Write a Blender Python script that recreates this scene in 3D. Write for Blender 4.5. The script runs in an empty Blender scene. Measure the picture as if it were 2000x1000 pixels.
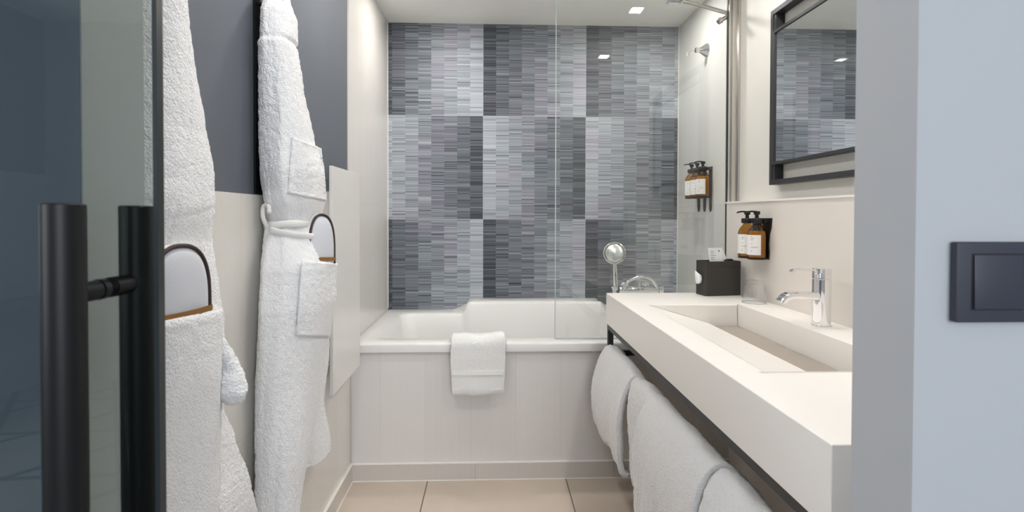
import bpy, bmesh, math, random
from mathutils import Vector, Matrix, noise
from mathutils.bvhtree import BVHTree

S = bpy.context.scene
C = S.collection
PI = math.pi

# ---------------------------------------------------------------- camera
EYE = Vector((0, 0, 1.135))
FPX, CX, CY = 1070.44, 1001.4, 439.7
def cam_axes(yaw, pitch, roll):
    y, p, r = map(math.radians, (yaw, pitch, roll))
    f = Vector((math.sin(-y)*math.cos(p), math.cos(y)*math.cos(p), math.sin(p)))
    r0 = Vector((math.cos(y), math.sin(y), 0)); u0 = r0.cross(f)
    return math.cos(r)*r0 + math.sin(r)*u0, -math.sin(r)*r0 + math.cos(r)*u0, f
AR, AU, AF = cam_axes(-2.1552, -.9372, .1443)
cd = bpy.data.cameras.new('camera'); cam = bpy.data.objects.new('camera', cd); C.objects.link(cam)
M = Matrix.Identity(4)
for i in range(3):
    M[i][0], M[i][1], M[i][2], M[i][3] = AR[i], AU[i], -AF[i], EYE[i]
cam.matrix_world = M
cd.sensor_width = 36; cd.lens = 36*FPX/2000
cd.shift_x = (1000-CX)/2000; cd.shift_y = (CY-500)/2000
cd.clip_start = .02
cd.dof.use_dof = True; cd.dof.focus_distance = 2.2; cd.dof.aperture_fstop = 9
S.camera = cam
def look(px, py):                    # direction from the eye towards a point of the view
    return (AF + AR*(px-CX)/FPX - AU*(py-CY)/FPX).normalized()

# ---------------------------------------------------------------- exposure, world, daylight
S.view_settings.view_transform = 'Standard'; S.view_settings.look = 'None'
S.view_settings.gamma = 1; S.view_settings.use_curve_mapping = False
S.view_settings.exposure = 0.42
w = bpy.data.worlds.new('world'); S.world = w; w.use_nodes = True
w.node_tree.nodes['Background'].inputs[0].default_value = (.55, .68, .95, 1)
w.node_tree.nodes['Background'].inputs[1].default_value = .3
LAMP = 315.0
def area(name, loc, rot, sx, sy, power, col):
    l = bpy.data.lights.new(name, 'AREA'); l.shape = 'RECTANGLE'; l.size = sx; l.size_y = sy
    l.energy = power; l.color = col
    o = bpy.data.objects.new(name, l); C.objects.link(o); o.location = loc; o.rotation_euler = rot
    return o
# daylight entering the hall through the window behind the viewer
area('hall_window_daylight', (.9, -2.75, 1.5), (PI/2, 0, 0), 1.7, 1.5, 49, (.88, .935, 1))
area('hall_side_fill', (-2.9, -1.2, 1.5), (0, -PI/2, 0), 1.5, 1.6, 36, (.90, .95, 1))  # fill lamp added before the closed left wall to brighten the doorway edge

# ---------------------------------------------------------------- node helpers
class NT:
    def __init__(s, name):
        s.m = bpy.data.materials.new(name); s.m.use_nodes = True
        s.t = s.m.node_tree; s.t.nodes.clear()
        s.out = s.n('ShaderNodeOutputMaterial')
    def n(s, typ, **kw):
        x = s.t.nodes.new(typ)
        for k, v in kw.items(): setattr(x, k, v)
        return x
    def put(s, sock, v):
        if isinstance(v, bpy.types.NodeSocket): s.t.links.new(v, sock)
        else: sock.default_value = v
    def math(s, op, a, b=0.0, c=0.0, clamp=False):
        x = s.n('ShaderNodeMath', operation=op, use_clamp=clamp)
        s.put(x.inputs[0], a); s.put(x.inputs[1], b); s.put(x.inputs[2], c)
        return x.outputs[0]
    def pos(s):
        g = s.n('ShaderNodeNewGeometry'); x = s.n('ShaderNodeSeparateXYZ')
        s.t.links.new(g.outputs['Position'], x.inputs[0]); return x.outputs, g.outputs['Position']
    def vec(s, x, y, z):
        v = s.n('ShaderNodeCombineXYZ'); s.put(v.inputs[0], x); s.put(v.inputs[1], y); s.put(v.inputs[2], z)
        return v.outputs[0]
    def noise(s, vec, scale, detail=2, rough=.5):
        x = s.n('ShaderNodeTexNoise'); s.put(x.inputs['Vector'], vec)
        x.inputs['Scale'].default_value = scale; x.inputs['Detail'].default_value = detail
        x.inputs['Roughness'].default_value = rough
        return x.outputs[0]
    def mix(s, f, a, b):
        x = s.n('ShaderNodeMix', data_type='RGBA')
        s.put(x.inputs[0], f); s.put(x.inputs[6], a); s.put(x.inputs[7], b)
        return x.outputs[2]
    def bump(s, h, strength, dist):
        b = s.n('ShaderNodeBump'); b.inputs['Strength'].default_value = strength
        b.inputs['Distance'].default_value = dist; s.put(b.inputs['Height'], h); return b.outputs[0]
    def bsdf(s, col, rough=.5, metal=0., normal=None, **kw):
        b = s.n('ShaderNodeBsdfPrincipled')
        s.put(b.inputs['Base Color'], col); s.put(b.inputs['Roughness'], rough); s.put(b.inputs['Metallic'], metal)
        if normal is not None: s.put(b.inputs['Normal'], normal)
        for k, v in kw.items(): s.put(b.inputs[k.replace('_', ' ')], v)
        s.t.links.new(b.outputs[0], s.out.inputs[0]); return s.m

def rgb(r, g, b):                    # display values 0..255 to linear
    f = lambda c: ((c/255+.055)/1.055)**2.4 if c > 10 else c/255/12.92
    return (f(r), f(g), f(b), 1)

def plain(name, col, rough=.5, metal=0., var=.03, nscale=9, bump=0, bscale=200, **kw):
    t = NT(name); p, P = t.pos()
    n = t.noise(P, nscale, 3)
    c2 = tuple(min(1, c*(1+var)) for c in col[:3])+(1,); c1 = tuple(c*(1-var) for c in col[:3])+(1,)
    col_ = t.mix(n, c1, c2)
    nb = t.bump(t.noise(P, bscale, 2), bump, .001) if bump else None
    return t.bsdf(col_, rough, metal, nb, **kw)

def tile_mat(name, col, axis, w, h, off=0., hoff=0., rough=.22, line=.0016, joint=(.8, .8, .8), streak=1.):
    """satin wall tile: upright tiles w wide and h high, fine vertical brushing"""
    t = NT(name); p, P = t.pos()
    u = p[axis]; v = p[2]
    fu = t.math('FRACT', t.math('DIVIDE', t.math('SUBTRACT', u, off), w))
    fv = t.math('FRACT', t.math('DIVIDE', t.math('SUBTRACT', v, hoff), h))
    mu = t.math('LESS_THAN', t.math('ABSOLUTE', t.math('SUBTRACT', fu, .5)), .5-line/w)
    mv = t.math('LESS_THAN', t.math('ABSOLUTE', t.math('SUBTRACT', fv, .5)), .5-line/h)
    m = t.math('MULTIPLY', mu, mv)
    st = t.noise(t.vec(t.math('MULTIPLY', u, 60.), 0., t.math('MULTIPLY', v, 1.2)), 1.5, 4, .6)
    wn = t.n('ShaderNodeTexWhiteNoise', noise_dimensions='2D')
    t.put(wn.inputs['Vector'], t.vec(t.math('FLOOR', t.math('DIVIDE', t.math('SUBTRACT', u, off), w)),
                                     t.math('FLOOR', t.math('DIVIDE', t.math('SUBTRACT', v, hoff), h)), 0.))
    a = tuple(c*(1-.05*streak) for c in col[:3])+(1,); b = tuple(min(1, c*(1+.05*streak)) for c in col[:3])+(1,)
    base = t.mix(t.math('ADD', t.math('MULTIPLY', st, .7), t.math('MULTIPLY', wn.outputs[0], .3)), a, b)
    jc = tuple(c*j for c, j in zip(col[:3], joint))+(1,)
    c = t.mix(m, jc, base)
    nb = t.bump(t.math('ADD', t.math('MULTIPLY', st, .25), m), .25, .0006)
    return t.bsdf(c, rough, 0., nb)

def striped_mat():
    """60 cm tiles, eight 7.5 cm columns of thin horizontal stripes, shading from dark to pale across each tile"""
    t = NT('striped_tile'); p, P = t.pos()
    X, Z = p[0], p[2]
    cx = t.math('DIVIDE', t.math('SUBTRACT', X, -.0532), .075)
    col = t.math('FLOOR', cx)
    tx = t.math('DIVIDE', t.math('SUBTRACT', X, -.0532), .6)
    ft = t.math('FRACT', tx); tcol = t.math('FLOOR', tx)
    cin = t.math('DIVIDE', t.math('FLOOR', t.math('MULTIPLY', ft, 8.)), 7.)    # 0..1 column inside its tile
    zr = t.math('DIVIDE', t.math('SUBTRACT', Z, 1.7167), .6)
    row = t.math('FLOOR', zr)
    par = t.math('ABSOLUTE', t.math('FLOORED_MODULO', row, 2.))                # 0 : dark to pale, 1 : pale to dark
    g = t.math('ADD', t.math('MULTIPLY', cin, t.math('SUBTRACT', 1., par)),
               t.math('MULTIPLY', t.math('SUBTRACT', 1., cin), par))
    def wn(a, b):
        x = t.n('ShaderNodeTexWhiteNoise', noise_dimensions='2D'); t.put(x.inputs['Vector'], t.vec(a, b, 0.)); return x.outputs[0]
    z1 = t.math('ADD', t.math('DIVIDE', Z, .0036), t.math('MULTIPLY', wn(col, 77.), 9.))
    z1 = t.math('ADD', z1, t.math('MULTIPLY', t.noise(t.vec(t.math('MULTIPLY', col, 3.7), 0., Z), 45., 2), 3.0))
    w1 = wn(col, t.math('FLOOR', z1))
    w2 = wn(col, t.math('FLOOR', t.math('DIVIDE', z1, 2.6)))
    w3 = wn(col, t.math('FLOOR', t.math('DIVIDE', z1, 9.3)))
    w4 = t.noise(t.vec(t.math('MULTIPLY', col, .45), 5., Z), 4.5, 2)
    dev = t.math('ADD', t.math('ADD', t.math('MULTIPLY', t.math('SUBTRACT', w1, .5), .19), t.math('MULTIPLY', t.math('SUBTRACT', w2, .5), .17)),
                 t.math('MULTIPLY', t.math('SUBTRACT', w3, .5), .10))
    rare = t.math('MULTIPLY', t.math('LESS_THAN', w1, .08), -.22)
    rare2 = t.math('MULTIPLY', t.math('GREATER_THAN', w1, .94), .16)
    val = t.math('ADD', t.math('ADD', t.math('MULTIPLY', t.math('POWER', g, .85), .66), .11), t.math('ADD', dev, t.math('ADD', rare, rare2)), clamp=True)
    r = t.n('ShaderNodeValToRGB'); t.put(r.inputs[0], val)
    e = r.color_ramp.elements
    e[0].position = 0; e[0].color = DK; e[1].position = 1; e[1].color = LT
    m = e.new(.45); m.color = MD
    r2 = t.n('ShaderNodeValToRGB'); t.put(r2.inputs[0], w4)
    e = r2.color_ramp.elements; e[0].position = .52; e[0].color = (0, 0, 0, 1); e[1].position = .62; e[1].color = (1, 1, 1, 1)
    tint = t.mix(1.0, r.outputs[0], r.outputs[0])
    mul = t.n('ShaderNodeMix', data_type='RGBA', blend_type='MULTIPLY'); mul.inputs[0].default_value = 1
    t.put(mul.inputs[6], r.outputs[0]); mul.inputs[7].default_value = (1.02, .92, .985, 1)
    c = t.mix(t.math('MULTIPLY', r2.outputs[0], .8), r.outputs[0], mul.outputs[2])
    jz = t.math('LESS_THAN', t.math('ABSOLUTE', t.math('SUBTRACT', t.math('FRACT', zr), .5)), .4982)
    jx = t.math('LESS_THAN', t.math('ABSOLUTE', t.math('SUBTRACT', ft, .5)), .4985)
    c = t.mix(t.math('MULTIPLY', jz, jx), JT, c)
    return t.bsdf(c, .48, 0., Specular_IOR_Level=.3)
DK, MD, LT, JT = rgb(54, 59, 65), rgb(120, 126, 133), rgb(184, 190, 197), rgb(172, 176, 180)

def floor_mat():
    t = NT('floor_tile'); p, P = t.pos()
    u = t.math('DIVIDE', t.math('SUBTRACT', p[0], .321), .595); v = t.math('DIVIDE', t.math('SUBTRACT', p[1], 1.746), .6)
    mu = t.math('LESS_THAN', t.math('ABSOLUTE', t.math('SUBTRACT', t.math('FRACT', u), .5)), .4962)
    mv = t.math('LESS_THAN', t.math('ABSOLUTE', t.math('SUBTRACT', t.math('FRACT', v), .5)), .4962)
    n = t.noise(P, 3.5, 5, .6)
    base = t.mix(n, rgb(188, 174, 160), rgb(210, 196, 182))
    c = t.mix(t.math('MULTIPLY', mu, mv), rgb(98, 86, 76), base)
    return t.bsdf(c, .38, 0., t.bump(t.noise(P, 60, 3), .08, .001))

def carpet_mat():
    t = NT('hall_patterned_carpet'); p, P = t.pos()
    def lines(a, b, w):
        k = t.math('FRACT', t.math('ADD', t.math('MULTIPLY', p[0], a), t.math('MULTIPLY', p[1], b)))
        return t.math('LESS_THAN', k, w)
    l = t.math('MAXIMUM', t.math('MAXIMUM', lines(1.6, 1.1, .07), lines(1.6, -1.1, .07)), lines(.1, 1.9, .06))
    return t.bsdf(t.mix(l, rgb(150, 152, 150), rgb(58, 62, 68)), .9)

def terry_mat(name, col, scale=230, strength=.55):
    t = NT(name); p, P = t.pos()
    v = t.n('ShaderNodeTexVoronoi'); t.put(v.inputs['Vector'], P); v.inputs['Scale'].default_value = scale
    n = t.noise(P, scale*.55, 3, .7)
    h = t.math('ADD', t.math('MULTIPLY', v.outputs[0], -.8), n)
    c = t.mix(n, tuple(x*.93 for x in col[:3])+(1,), col)
    return t.bsdf(c, .95, 0., t.bump(h, strength, .004), Sheen_Weight=.25, Sheen_Roughness=.5, Specular_IOR_Level=.15)

def clear_glass(name, tint, gloss_boost=1.0, ior=1.5):
    t = NT(name)
    tr = t.n('ShaderNodeBsdfTransparent'); tr.inputs[0].default_value = tint
    gl = t.n('ShaderNodeBsdfGlossy'); gl.inputs['Roughness'].default_value = 0.0
    gl.inputs[0].default_value = (gloss_boost, gloss_boost, gloss_boost, 1)
    fr = t.n('ShaderNodeFresnel'); g = t.n('ShaderNodeNewGeometry')
    t.put(fr.inputs[0], t.math('ADD', ior, t.math('MULTIPLY', g.outputs['Backfacing'], 1/ior-ior)))
    mx = t.n('ShaderNodeMixShader'); t.put(mx.inputs[0], fr.outputs[0])
    t.t.links.new(tr.outputs[0], mx.inputs[1]); t.t.links.new(gl.outputs[0], mx.inputs[2])
    t.t.links.new(mx.outputs[0], t.out.inputs[0]); return t.m

def emit(name, col, s):
    t = NT(name); e = t.n('ShaderNodeEmission'); e.inputs[0].default_value = col; e.inputs[1].default_value = s
    t.t.links.new(e.outputs[0], t.out.inputs[0]); return t.m

MAT = dict(
    blue=plain('slate_blue_paint', rgb(95, 100, 109), .75, bump=.08, bscale=300),
    cream=plain('warm_white_paint', rgb(220, 218, 211), .6, bump=.05, bscale=250),
    ceil=plain('ceiling_paint', rgb(240, 240, 236), .8),
    hall=plain('hall_wall_paint', rgb(179, 181, 185), .65, var=.015, bump=.06, bscale=260),
    hall_dark=plain('dark_hall_paint', rgb(92, 102, 122), .7),
    hall_mid=plain('grey_blue_hall_paint', rgb(112, 120, 136), .7, var=.015),
    jamb=plain('door_lining_paint', rgb(185, 187, 188), .5, var=.015),
    tile_l=tile_mat('satin_wall_tile_side', rgb(222, 219, 213), 1, .2, .595, .139, 0., joint=(.93,.93,.93)),
    tile_a=tile_mat('satin_wall_tile_apron', rgb(219, 216, 213), 0, .194, 2., .103, -.2, joint=(.93,.93,.94)),
    tile_r=tile_mat('satin_wall_tile_shower', rgb(212, 212, 208), 1, .3, .595, .03, 0., joint=(.93,.93,.93)),
    base=tile_mat('skirting_tile', rgb(206, 200, 194), 0, .6, 1., -.07, -.2),
    base_l=tile_mat('skirting_tile_side', rgb(206, 200, 194), 1, .6, 1., .09, -.2),
    white_line=plain('white_edge_trim', rgb(240, 236, 231), .35),
    stripe=striped_mat(), floor=floor_mat(),
    hall_floor=carpet_mat(),
    acrylic=plain('white_acrylic', rgb(224, 223, 221), .3, var=.01, Specular_IOR_Level=.35),
    solid=plain('matt_white_solid_surface', rgb(240, 236, 231), .34, var=.008),
    backsplash=plain('white_backsplash', rgb(226, 220, 213), .42, var=.015),
    drain=plain('grey_stone_drain_cover', rgb(160, 151, 141), .5, var=.07, nscale=18),
    black=plain('black_powder_coat', rgb(38, 38, 40), .42, var=.05),
    black_soft=plain('matt_black_metal', rgb(14, 14, 16), .42, var=.05, Specular_IOR_Level=.35),
    frame=plain('black_mirror_frame', rgb(46, 47, 51), .5, var=.04),
    plastic=plain('black_plastic', rgb(26, 26, 28), .38),
    switch=plain('anthracite_plastic', rgb(48, 50, 62), .42, var=.02),
    box=plain('dark_brown_black_box', rgb(52, 49, 46), .55, var=.04),
    chrome=plain('chrome', (.86, .86, .87, 1), .06, 1., var=.01),
    chrome_d=plain('satin_chrome', (.62, .6, .57, 1), .18, 1., var=.02),
    shead=plain('hand_shower_face', (.75, .77, .72, 1), .22, .85, var=.01),
    mirror=plain('mirror_silver', (.86, .88, .89, 1), .0, 1., var=0.),
    terry=terry_mat('white_terry_cloth', (.86, .86, .87, 1), 260, .55),
    terry_fine=terry_mat('white_towelling', (.83, .83, .82, 1), 420, .4),
    flat_weave=terry_mat('flat_woven_border', (.86, .86, .85, 1), 700, .12),
    rope=plain('white_belt_cord', rgb(225, 224, 222), .9, bump=.4, bscale=250),
    slip=plain('white_slipper_cloth', rgb(206, 208, 215), .9, bump=.2, bscale=300),
    piping=plain('dark_brown_piping', rgb(58, 45, 41), .7),
    tan=plain('tan_band', rgb(176, 132, 72), .7),
    sole=plain('white_foam_sole', rgb(235, 233, 230), .6),
    panel=plain('white_glass_panel', rgb(226, 225, 221), .28, var=.005),
    paper=plain('white_paper', rgb(250, 251, 251), .7, var=.01),
    ink=plain('grey_print', rgb(130, 134, 138), .7), teal=plain('teal_print', rgb(60, 130, 140), .7),
    label=plain('white_bottle_label', rgb(236, 235, 232), .5, var=.01),
    amber=plain('amber_liquid', rgb(212, 182, 70), .25, var=.08),
    amber_glass=clear_glass('amber_glass', (.64, .46, .18, 1)),
    glass=clear_glass('clear_glass', (.985, .993, .988, 1)),
    door_glass=clear_glass('smoked_door_glass', (.74, .765, .75, 1), 1.0),
    tumbler=clear_glass('thin_tumbler_glass', (.955, .962, .963, 1), 1.0, 1.6),
    seal=plain('dark_glass_edge', rgb(40, 46, 48), .3),
    glass_edge=plain('pale_glass_edge', rgb(190, 200, 196), .2),
    lamp=emit('lamp_light', (1, .96, .915, 1), LAMP),
    lampw=plain('white_lamp_rim', rgb(235, 235, 232), .5),
)

# ---------------------------------------------------------------- mesh helpers
def box(bm, x0, x1, y0, y1, z0, z1, bev=0., seg=2):
    r = bmesh.ops.create_cube(bm, size=1)
    for v in r['verts']:
        v.co = Vector(((x0+x1)/2+v.co.x*(x1-x0), (y0+y1)/2+v.co.y*(y1-y0), (z0+z1)/2+v.co.z*(z1-z0)))
    if bev:
        es = {e for v in r['verts'] for e in v.link_edges}
        bmesh.ops.bevel(bm, geom=list(es), offset=bev, segments=seg, profile=.6, affect='EDGES')
def boxes(*bs, bev=0., seg=2):
    bm = bmesh.new()
    for b in bs: box(bm, *b, bev=bev, seg=seg)
    return bm
def obj(name, bm, mat, parent=None, smooth=False, angle=None):
    me = bpy.data.meshes.new(name)
    if isinstance(bm, bmesh.types.BMesh):
        bmesh.ops.recalc_face_normals(bm, faces=bm.faces); bm.to_mesh(me); bm.free()
    else: me.from_pydata(*bm)
    me.materials.append(MAT[mat] if isinstance(mat, str) else mat)
    if smooth: me.shade_smooth()
    if angle: me.set_sharp_from_angle(angle=math.radians(angle))
    o = bpy.data.objects.new(name, me); C.objects.link(o)
    if parent is not None:
        o.parent = parent; o.matrix_parent_inverse = parent.matrix_world.inverted()
    return o
def tag(o, label, cat, group=None):
    o['label'] = label; o['category'] = cat
    if group: o['group'] = group
    return o
def thing(name, label, cat, loc=(0, 0, 0), group=None):
    o = bpy.data.objects.new(name, None); C.objects.link(o); o.location = loc; o.empty_display_size = .05
    o.matrix_world = Matrix.Translation(loc)
    return tag(o, label, cat, group)
def struct(name, bm, mat, **k):
    o = obj(name, bm, mat, **k); o['kind'] = 'structure'; return o
def copy_tree(o, parent=None):
    c = o.copy(); C.objects.link(c); mi = o.matrix_parent_inverse.copy()
    c.parent = parent; c.matrix_parent_inverse = mi
    for ch in o.children: copy_tree(ch, c)
    return c
def lathe(bm, prof, origin, axis=(0, 0, 1), seg=40, cap=True, a0=0., a1=2*PI):
    ax = Vector(axis).normalized(); o = Vector(origin)
    t = Vector((1, 0, 0)) if abs(ax.x) < .9 else Vector((0, 1, 0))
    u = (t - ax*t.dot(ax)).normalized(); v = ax.cross(u)
    full = abs(a1-a0-2*PI) < 1e-6; n = seg if full else seg+1
    rings = [[bm.verts.new(o+ax*h+(u*math.cos(a0+(a1-a0)*k/seg)+v*math.sin(a0+(a1-a0)*k/seg))*r) for k in range(n)] for r, h in prof]
    for a, b in zip(rings, rings[1:]):
        for k in range(seg):
            j = (k+1) % n; bm.faces.new((a[k], a[j], b[j], b[k]))
    if cap and full:
        for rg in (rings[0], rings[-1]):
            if (rg[0].co-rg[n//2].co).length > 1e-5: bm.faces.new(rg)
def tube(bm, pts, r, seg=12, flat=None, cap=True):
    pts = [Vector(p) for p in pts]; n = len(pts); rings = []; up = None
    for i, p in enumerate(pts):
        d = (pts[min(i+1, n-1)]-pts[max(i-1, 0)]).normalized()
        if up is None: up = Vector((0, 0, 1)) if abs(d.z) < .9 else Vector((1, 0, 0))
        a = (up-d*up.dot(d)).normalized(); b = d.cross(a); up = a
        rr = r[i] if isinstance(r, (list, tuple)) else r
        f = flat or 1.
        rings.append([bm.verts.new(p+a*math.cos(2*PI*k/seg)*rr+b*math.sin(2*PI*k/seg)*rr*f) for k in range(seg)])
    for a, b in zip(rings, rings[1:]):
        for k in range(seg): bm.faces.new((a[k], a[(k+1) % seg], b[(k+1) % seg], b[k]))
    if cap: bm.faces.new(rings[0]); bm.faces.new(rings[-1])
def smooth_path(pts, n=8):
    pts = [Vector(p) for p in pts]; out = []
    for i in range(len(pts)-1):
        p0 = pts[max(i-1, 0)]; p1 = pts[i]; p2 = pts[i+1]; p3 = pts[min(i+2, len(pts)-1)]
        for k in range(n):
            t = k/n
            out.append(.5*((2*p1)+(p2-p0)*t+(2*p0-5*p1+4*p2-p3)*t*t+(3*p1-p0-3*p2+p3)*t**3))
    out.append(pts[-1]); return out
def extrude_poly(bm, pts, d):
    a = [bm.verts.new(p) for p in pts]; b = [bm.verts.new(Vector(p)+Vector(d)) for p in pts]
    bm.faces.new(a); bm.faces.new(b[::-1])
    for i in range(len(a)):
        j = (i+1) % len(a); bm.faces.new((a[i], b[i], b[j], a[j]))

# ================================================================ the setting
XL, XR, YB, YF, ZC, KZ = -.602, 1.094, 3.1992, 2.354, 2.248, .814
struct('floor', boxes((-.75, 1.25, .5465, 3.3, -.05, 0)), 'floor')
struct('floor_hall', boxes((-3.1, 2.6, -2.9, .5465, -.05, -.001)), 'hall_floor')
struct('ceiling', boxes((-.8, 1.3, .643, 3.35, ZC, ZC+.05)), 'ceil')
struct('ceiling_hall', boxes((-3.1, 2.6, -2.9, .5465, 2.45, 2.5)), 'ceil')
struct('wall_back', boxes((XL-.1, XR+.1, YB, YB+.1, 0, ZC)), 'stripe')
struct('wall_left', boxes((XL-.12, XL-.008, .643, YF, 0, ZC)), 'blue')
struct('wall_left_dado', boxes((XL-.1, XL, .643, 2.339, 0, 1.188)), 'tile_l')
struct('wall_left_alcove', boxes((XL-.11, XL, 2.339, YB, 0, ZC)), 'tile_l')
struct('wall_right', boxes((XR, XR+.1, .643, 2.46, 0, ZC)), 'cream')
struct('wall_right_alcove', boxes((XR, XR+.1, 2.46, YB, 0, ZC)), 'tile_r')
struct('wall_doorway_right', boxes((.4345, 2.6, .5465, .6425, 0, 2.5)), 'hall')
struct('wall_doorway_left', boxes((-3.05, -.3985, .5465, .6425, 0, 2.5)), 'hall_mid')
struct('wall_doorway_header', boxes((-.405, .4345, .5465, .6425, 2.12, 2.5)), 'hall')
struct('trim_1', boxes((-.3985, -.3970, .5480, .6425, 0, 2.12)), 'jamb')
struct('wall_hall_left', boxes((-3.15, -3.05, -2.9, .6, 1.41, 2.5)), 'hall_dark')
struct('wall_hall_left_lower', boxes((-3.15, -3.05, -2.9, .6, 0, 1.41)), 'hall')
struct('trim_6', boxes((-3.05, -2.75, -2.9, .5, .56, .60)), 'hall_dark')
struct('wall_hall_right', boxes((2.6, 2.7, -2.9, .6, 0, 2.5)), 'hall')
struct('wall_hall_back', boxes((-3.1, -.1, -3., -2.9, 0, 2.5), (1.9, 2.6, -3., -2.9, 0, 2.5), (-.1, 1.9, -3., -2.9, 0, .6), (-.1, 1.9, -3., -2.9, 2.3, 2.5)), 'hall')
# skirting with its pale top edge
struct('baseboard_back', boxes((XL+.009, XR, YF-.011, YF-.002, 0, .072)), 'base')
struct('baseboard_left', boxes((XL, XL+.009, .643, YF-.002, 0, .072)), 'base_l')
struct('trim_3', boxes((XL+.009, XR, YF-.012, YF-.001, .072, .0765), (XL, XL+.010, .643, YF-.002, .072, .0765),
                       (XL+.009, XR, YF-.0135, YF-.011, 0, .003), (XL+.009, XL+.0115, .643, YF-.011, 0, .003)), 'white_line')
# raised backsplash panel on the right wall, ending at the shower screen
struct('wall_right_backsplash', boxes((1.04, XR, .643, 2.403, 0, 1.194), bev=.002), 'backsplash')
struct('trim_4', boxes((1.037, XR, .643, 2.4035, 1.193, 1.2)), 'white_line')
struct('trim_5', boxes((XL-.001, XL+.002, YB-.006, YB, .6, ZC), (XR-.002, XR, YB-.006, YB, .6, ZC)), 'white_line')

# ================================================================ ceiling lamps
LAMPS = [(.774, 1.86, 'recessed ceiling lamp over the far end of the washbasin top, mirrored in the shower glass'),
         (.774, 1.0, 'square recessed ceiling lamp over the near end of the washbasin top'),
         (-.34, 1.0, 'square recessed ceiling lamp above the nearer bathrobe'),
         (-.34, 1.86, 'square recessed ceiling lamp above the white wall panel'),
         (.774, 2.70, 'square recessed ceiling lamp over the shower tap end of the bathtub'),
         (-.28, 2.70, 'square recessed ceiling lamp over the left end of the bathtub')]
lamp0 = None
for x, y, lab in LAMPS:
    if lamp0 is None:
        lamp0 = thing('ceiling_lamp', lab, 'lamp', (x, y, ZC), 'recessed ceiling lamps')
        r = .045
        obj('lamp_frame', boxes((x-r, x+r, y-r, y-.035, ZC-.004, ZC), (x-r, x+r, y+.035, y+r, ZC-.004, ZC),
                                (x-r, x-.031, y-.035, y+.035, ZC-.004, ZC), (x+.031, x+r, y-.035, y+.035, ZC-.004, ZC)), 'lampw', lamp0)
        obj('lamp_diffuser', boxes((x-.031, x+.031, y-.035, y+.035, ZC-.002, ZC)), 'lamp', lamp0)
    else:
        c = copy_tree(lamp0); c.location = (x, y, ZC); tag(c, lab, 'lamp', 'recessed ceiling lamps')

# ================================================================ bathtub
tub = thing('bathtub', 'white built-in bathtub with raised back rim and pale tiled front', 'bathtub', (.246, 2.78, 0))
def rrect(x0, x1, y0, y1, r, z, ns=130, nc=10):
    pts = []
    for (cx, cy, a), (sx, sy, ex, ey) in zip([(x1-r, y0+r, -PI/2), (x1-r, y1-r, 0), (x0+r, y1-r, PI/2), (x0+r, y0+r, PI)],
                                             [(x0+r, y0, x1-r, y0), (x1, y0+r, x1, y1-r), (x1-r, y1, x0+r, y1), (x0, y1-r, x0, y0+r)]):
        for k in range(ns): pts.append(Vector((sx+(ex-sx)*k/ns, sy+(ey-sy)*k/ns, z)))
        for k in range(nc): pts.append(Vector((cx+r*math.cos(a+PI/2*k/nc), cy+r*math.sin(a+PI/2*k/nc), z)))
    return pts
def sstep(t): t = max(0, min(1, t)); return t*t*(3-2*t)
bm = bmesh.new()
x0, x1 = XL+.001, XR-.002; y0, y1 = 2.342, YB-.001
loops = [(x0, x1, y0, y1, .004, .553, 0), (x0, x1, y0, y1, .006, .582, 1), (x0+.001, x1-.001, y0+.003, y1, .006, .588, 1), (x0+.004, x1-.004, y0+.009, y1-.003, .008, .5915, 1),
         (-.512, 1.0, 2.435, 3.066, .075, .592, 1), (-.506, .994, 2.441, 3.060, .07, .589, 1), (-.498, .986, 2.447, 3.052, .068, .578, 1), (-.485, .972, 2.46, 3.03, .07, .50, .25),
         (-.44, .94, 2.50, 2.98, .09, .30, 0), (-.38, .90, 2.54, 2.94, .11, .215, 0), (-.30, .84, 2.60, 2.88, .12, .2, 0)]
rings = []
for a, b, c, d, r, z, hf in loops:
    pts = rrect(a, b, c, d, r, z)
    for p in pts:
        if p.y > 2.95 and hf:
            hx = sstep((p.x+.168)/.042)*sstep((.652-p.x)/.042)
            p.z += .064*hx*hf
    rings.append([bm.verts.new(p) for p in pts])
n = len(rings[0])
for A, B in zip(rings, rings[1:]):
    for k in range(n): bm.faces.new((A[k], A[(k+1) % n], B[(k+1) % n], B[k]))
bm.faces.new(rings[-1])
obj('basin', bm, 'acrylic', tub, smooth=True, angle=50)
obj('front_panel', boxes((x0, x1, YF, YF+.02, .0005, .5525)), 'tile_a', tub)

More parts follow.
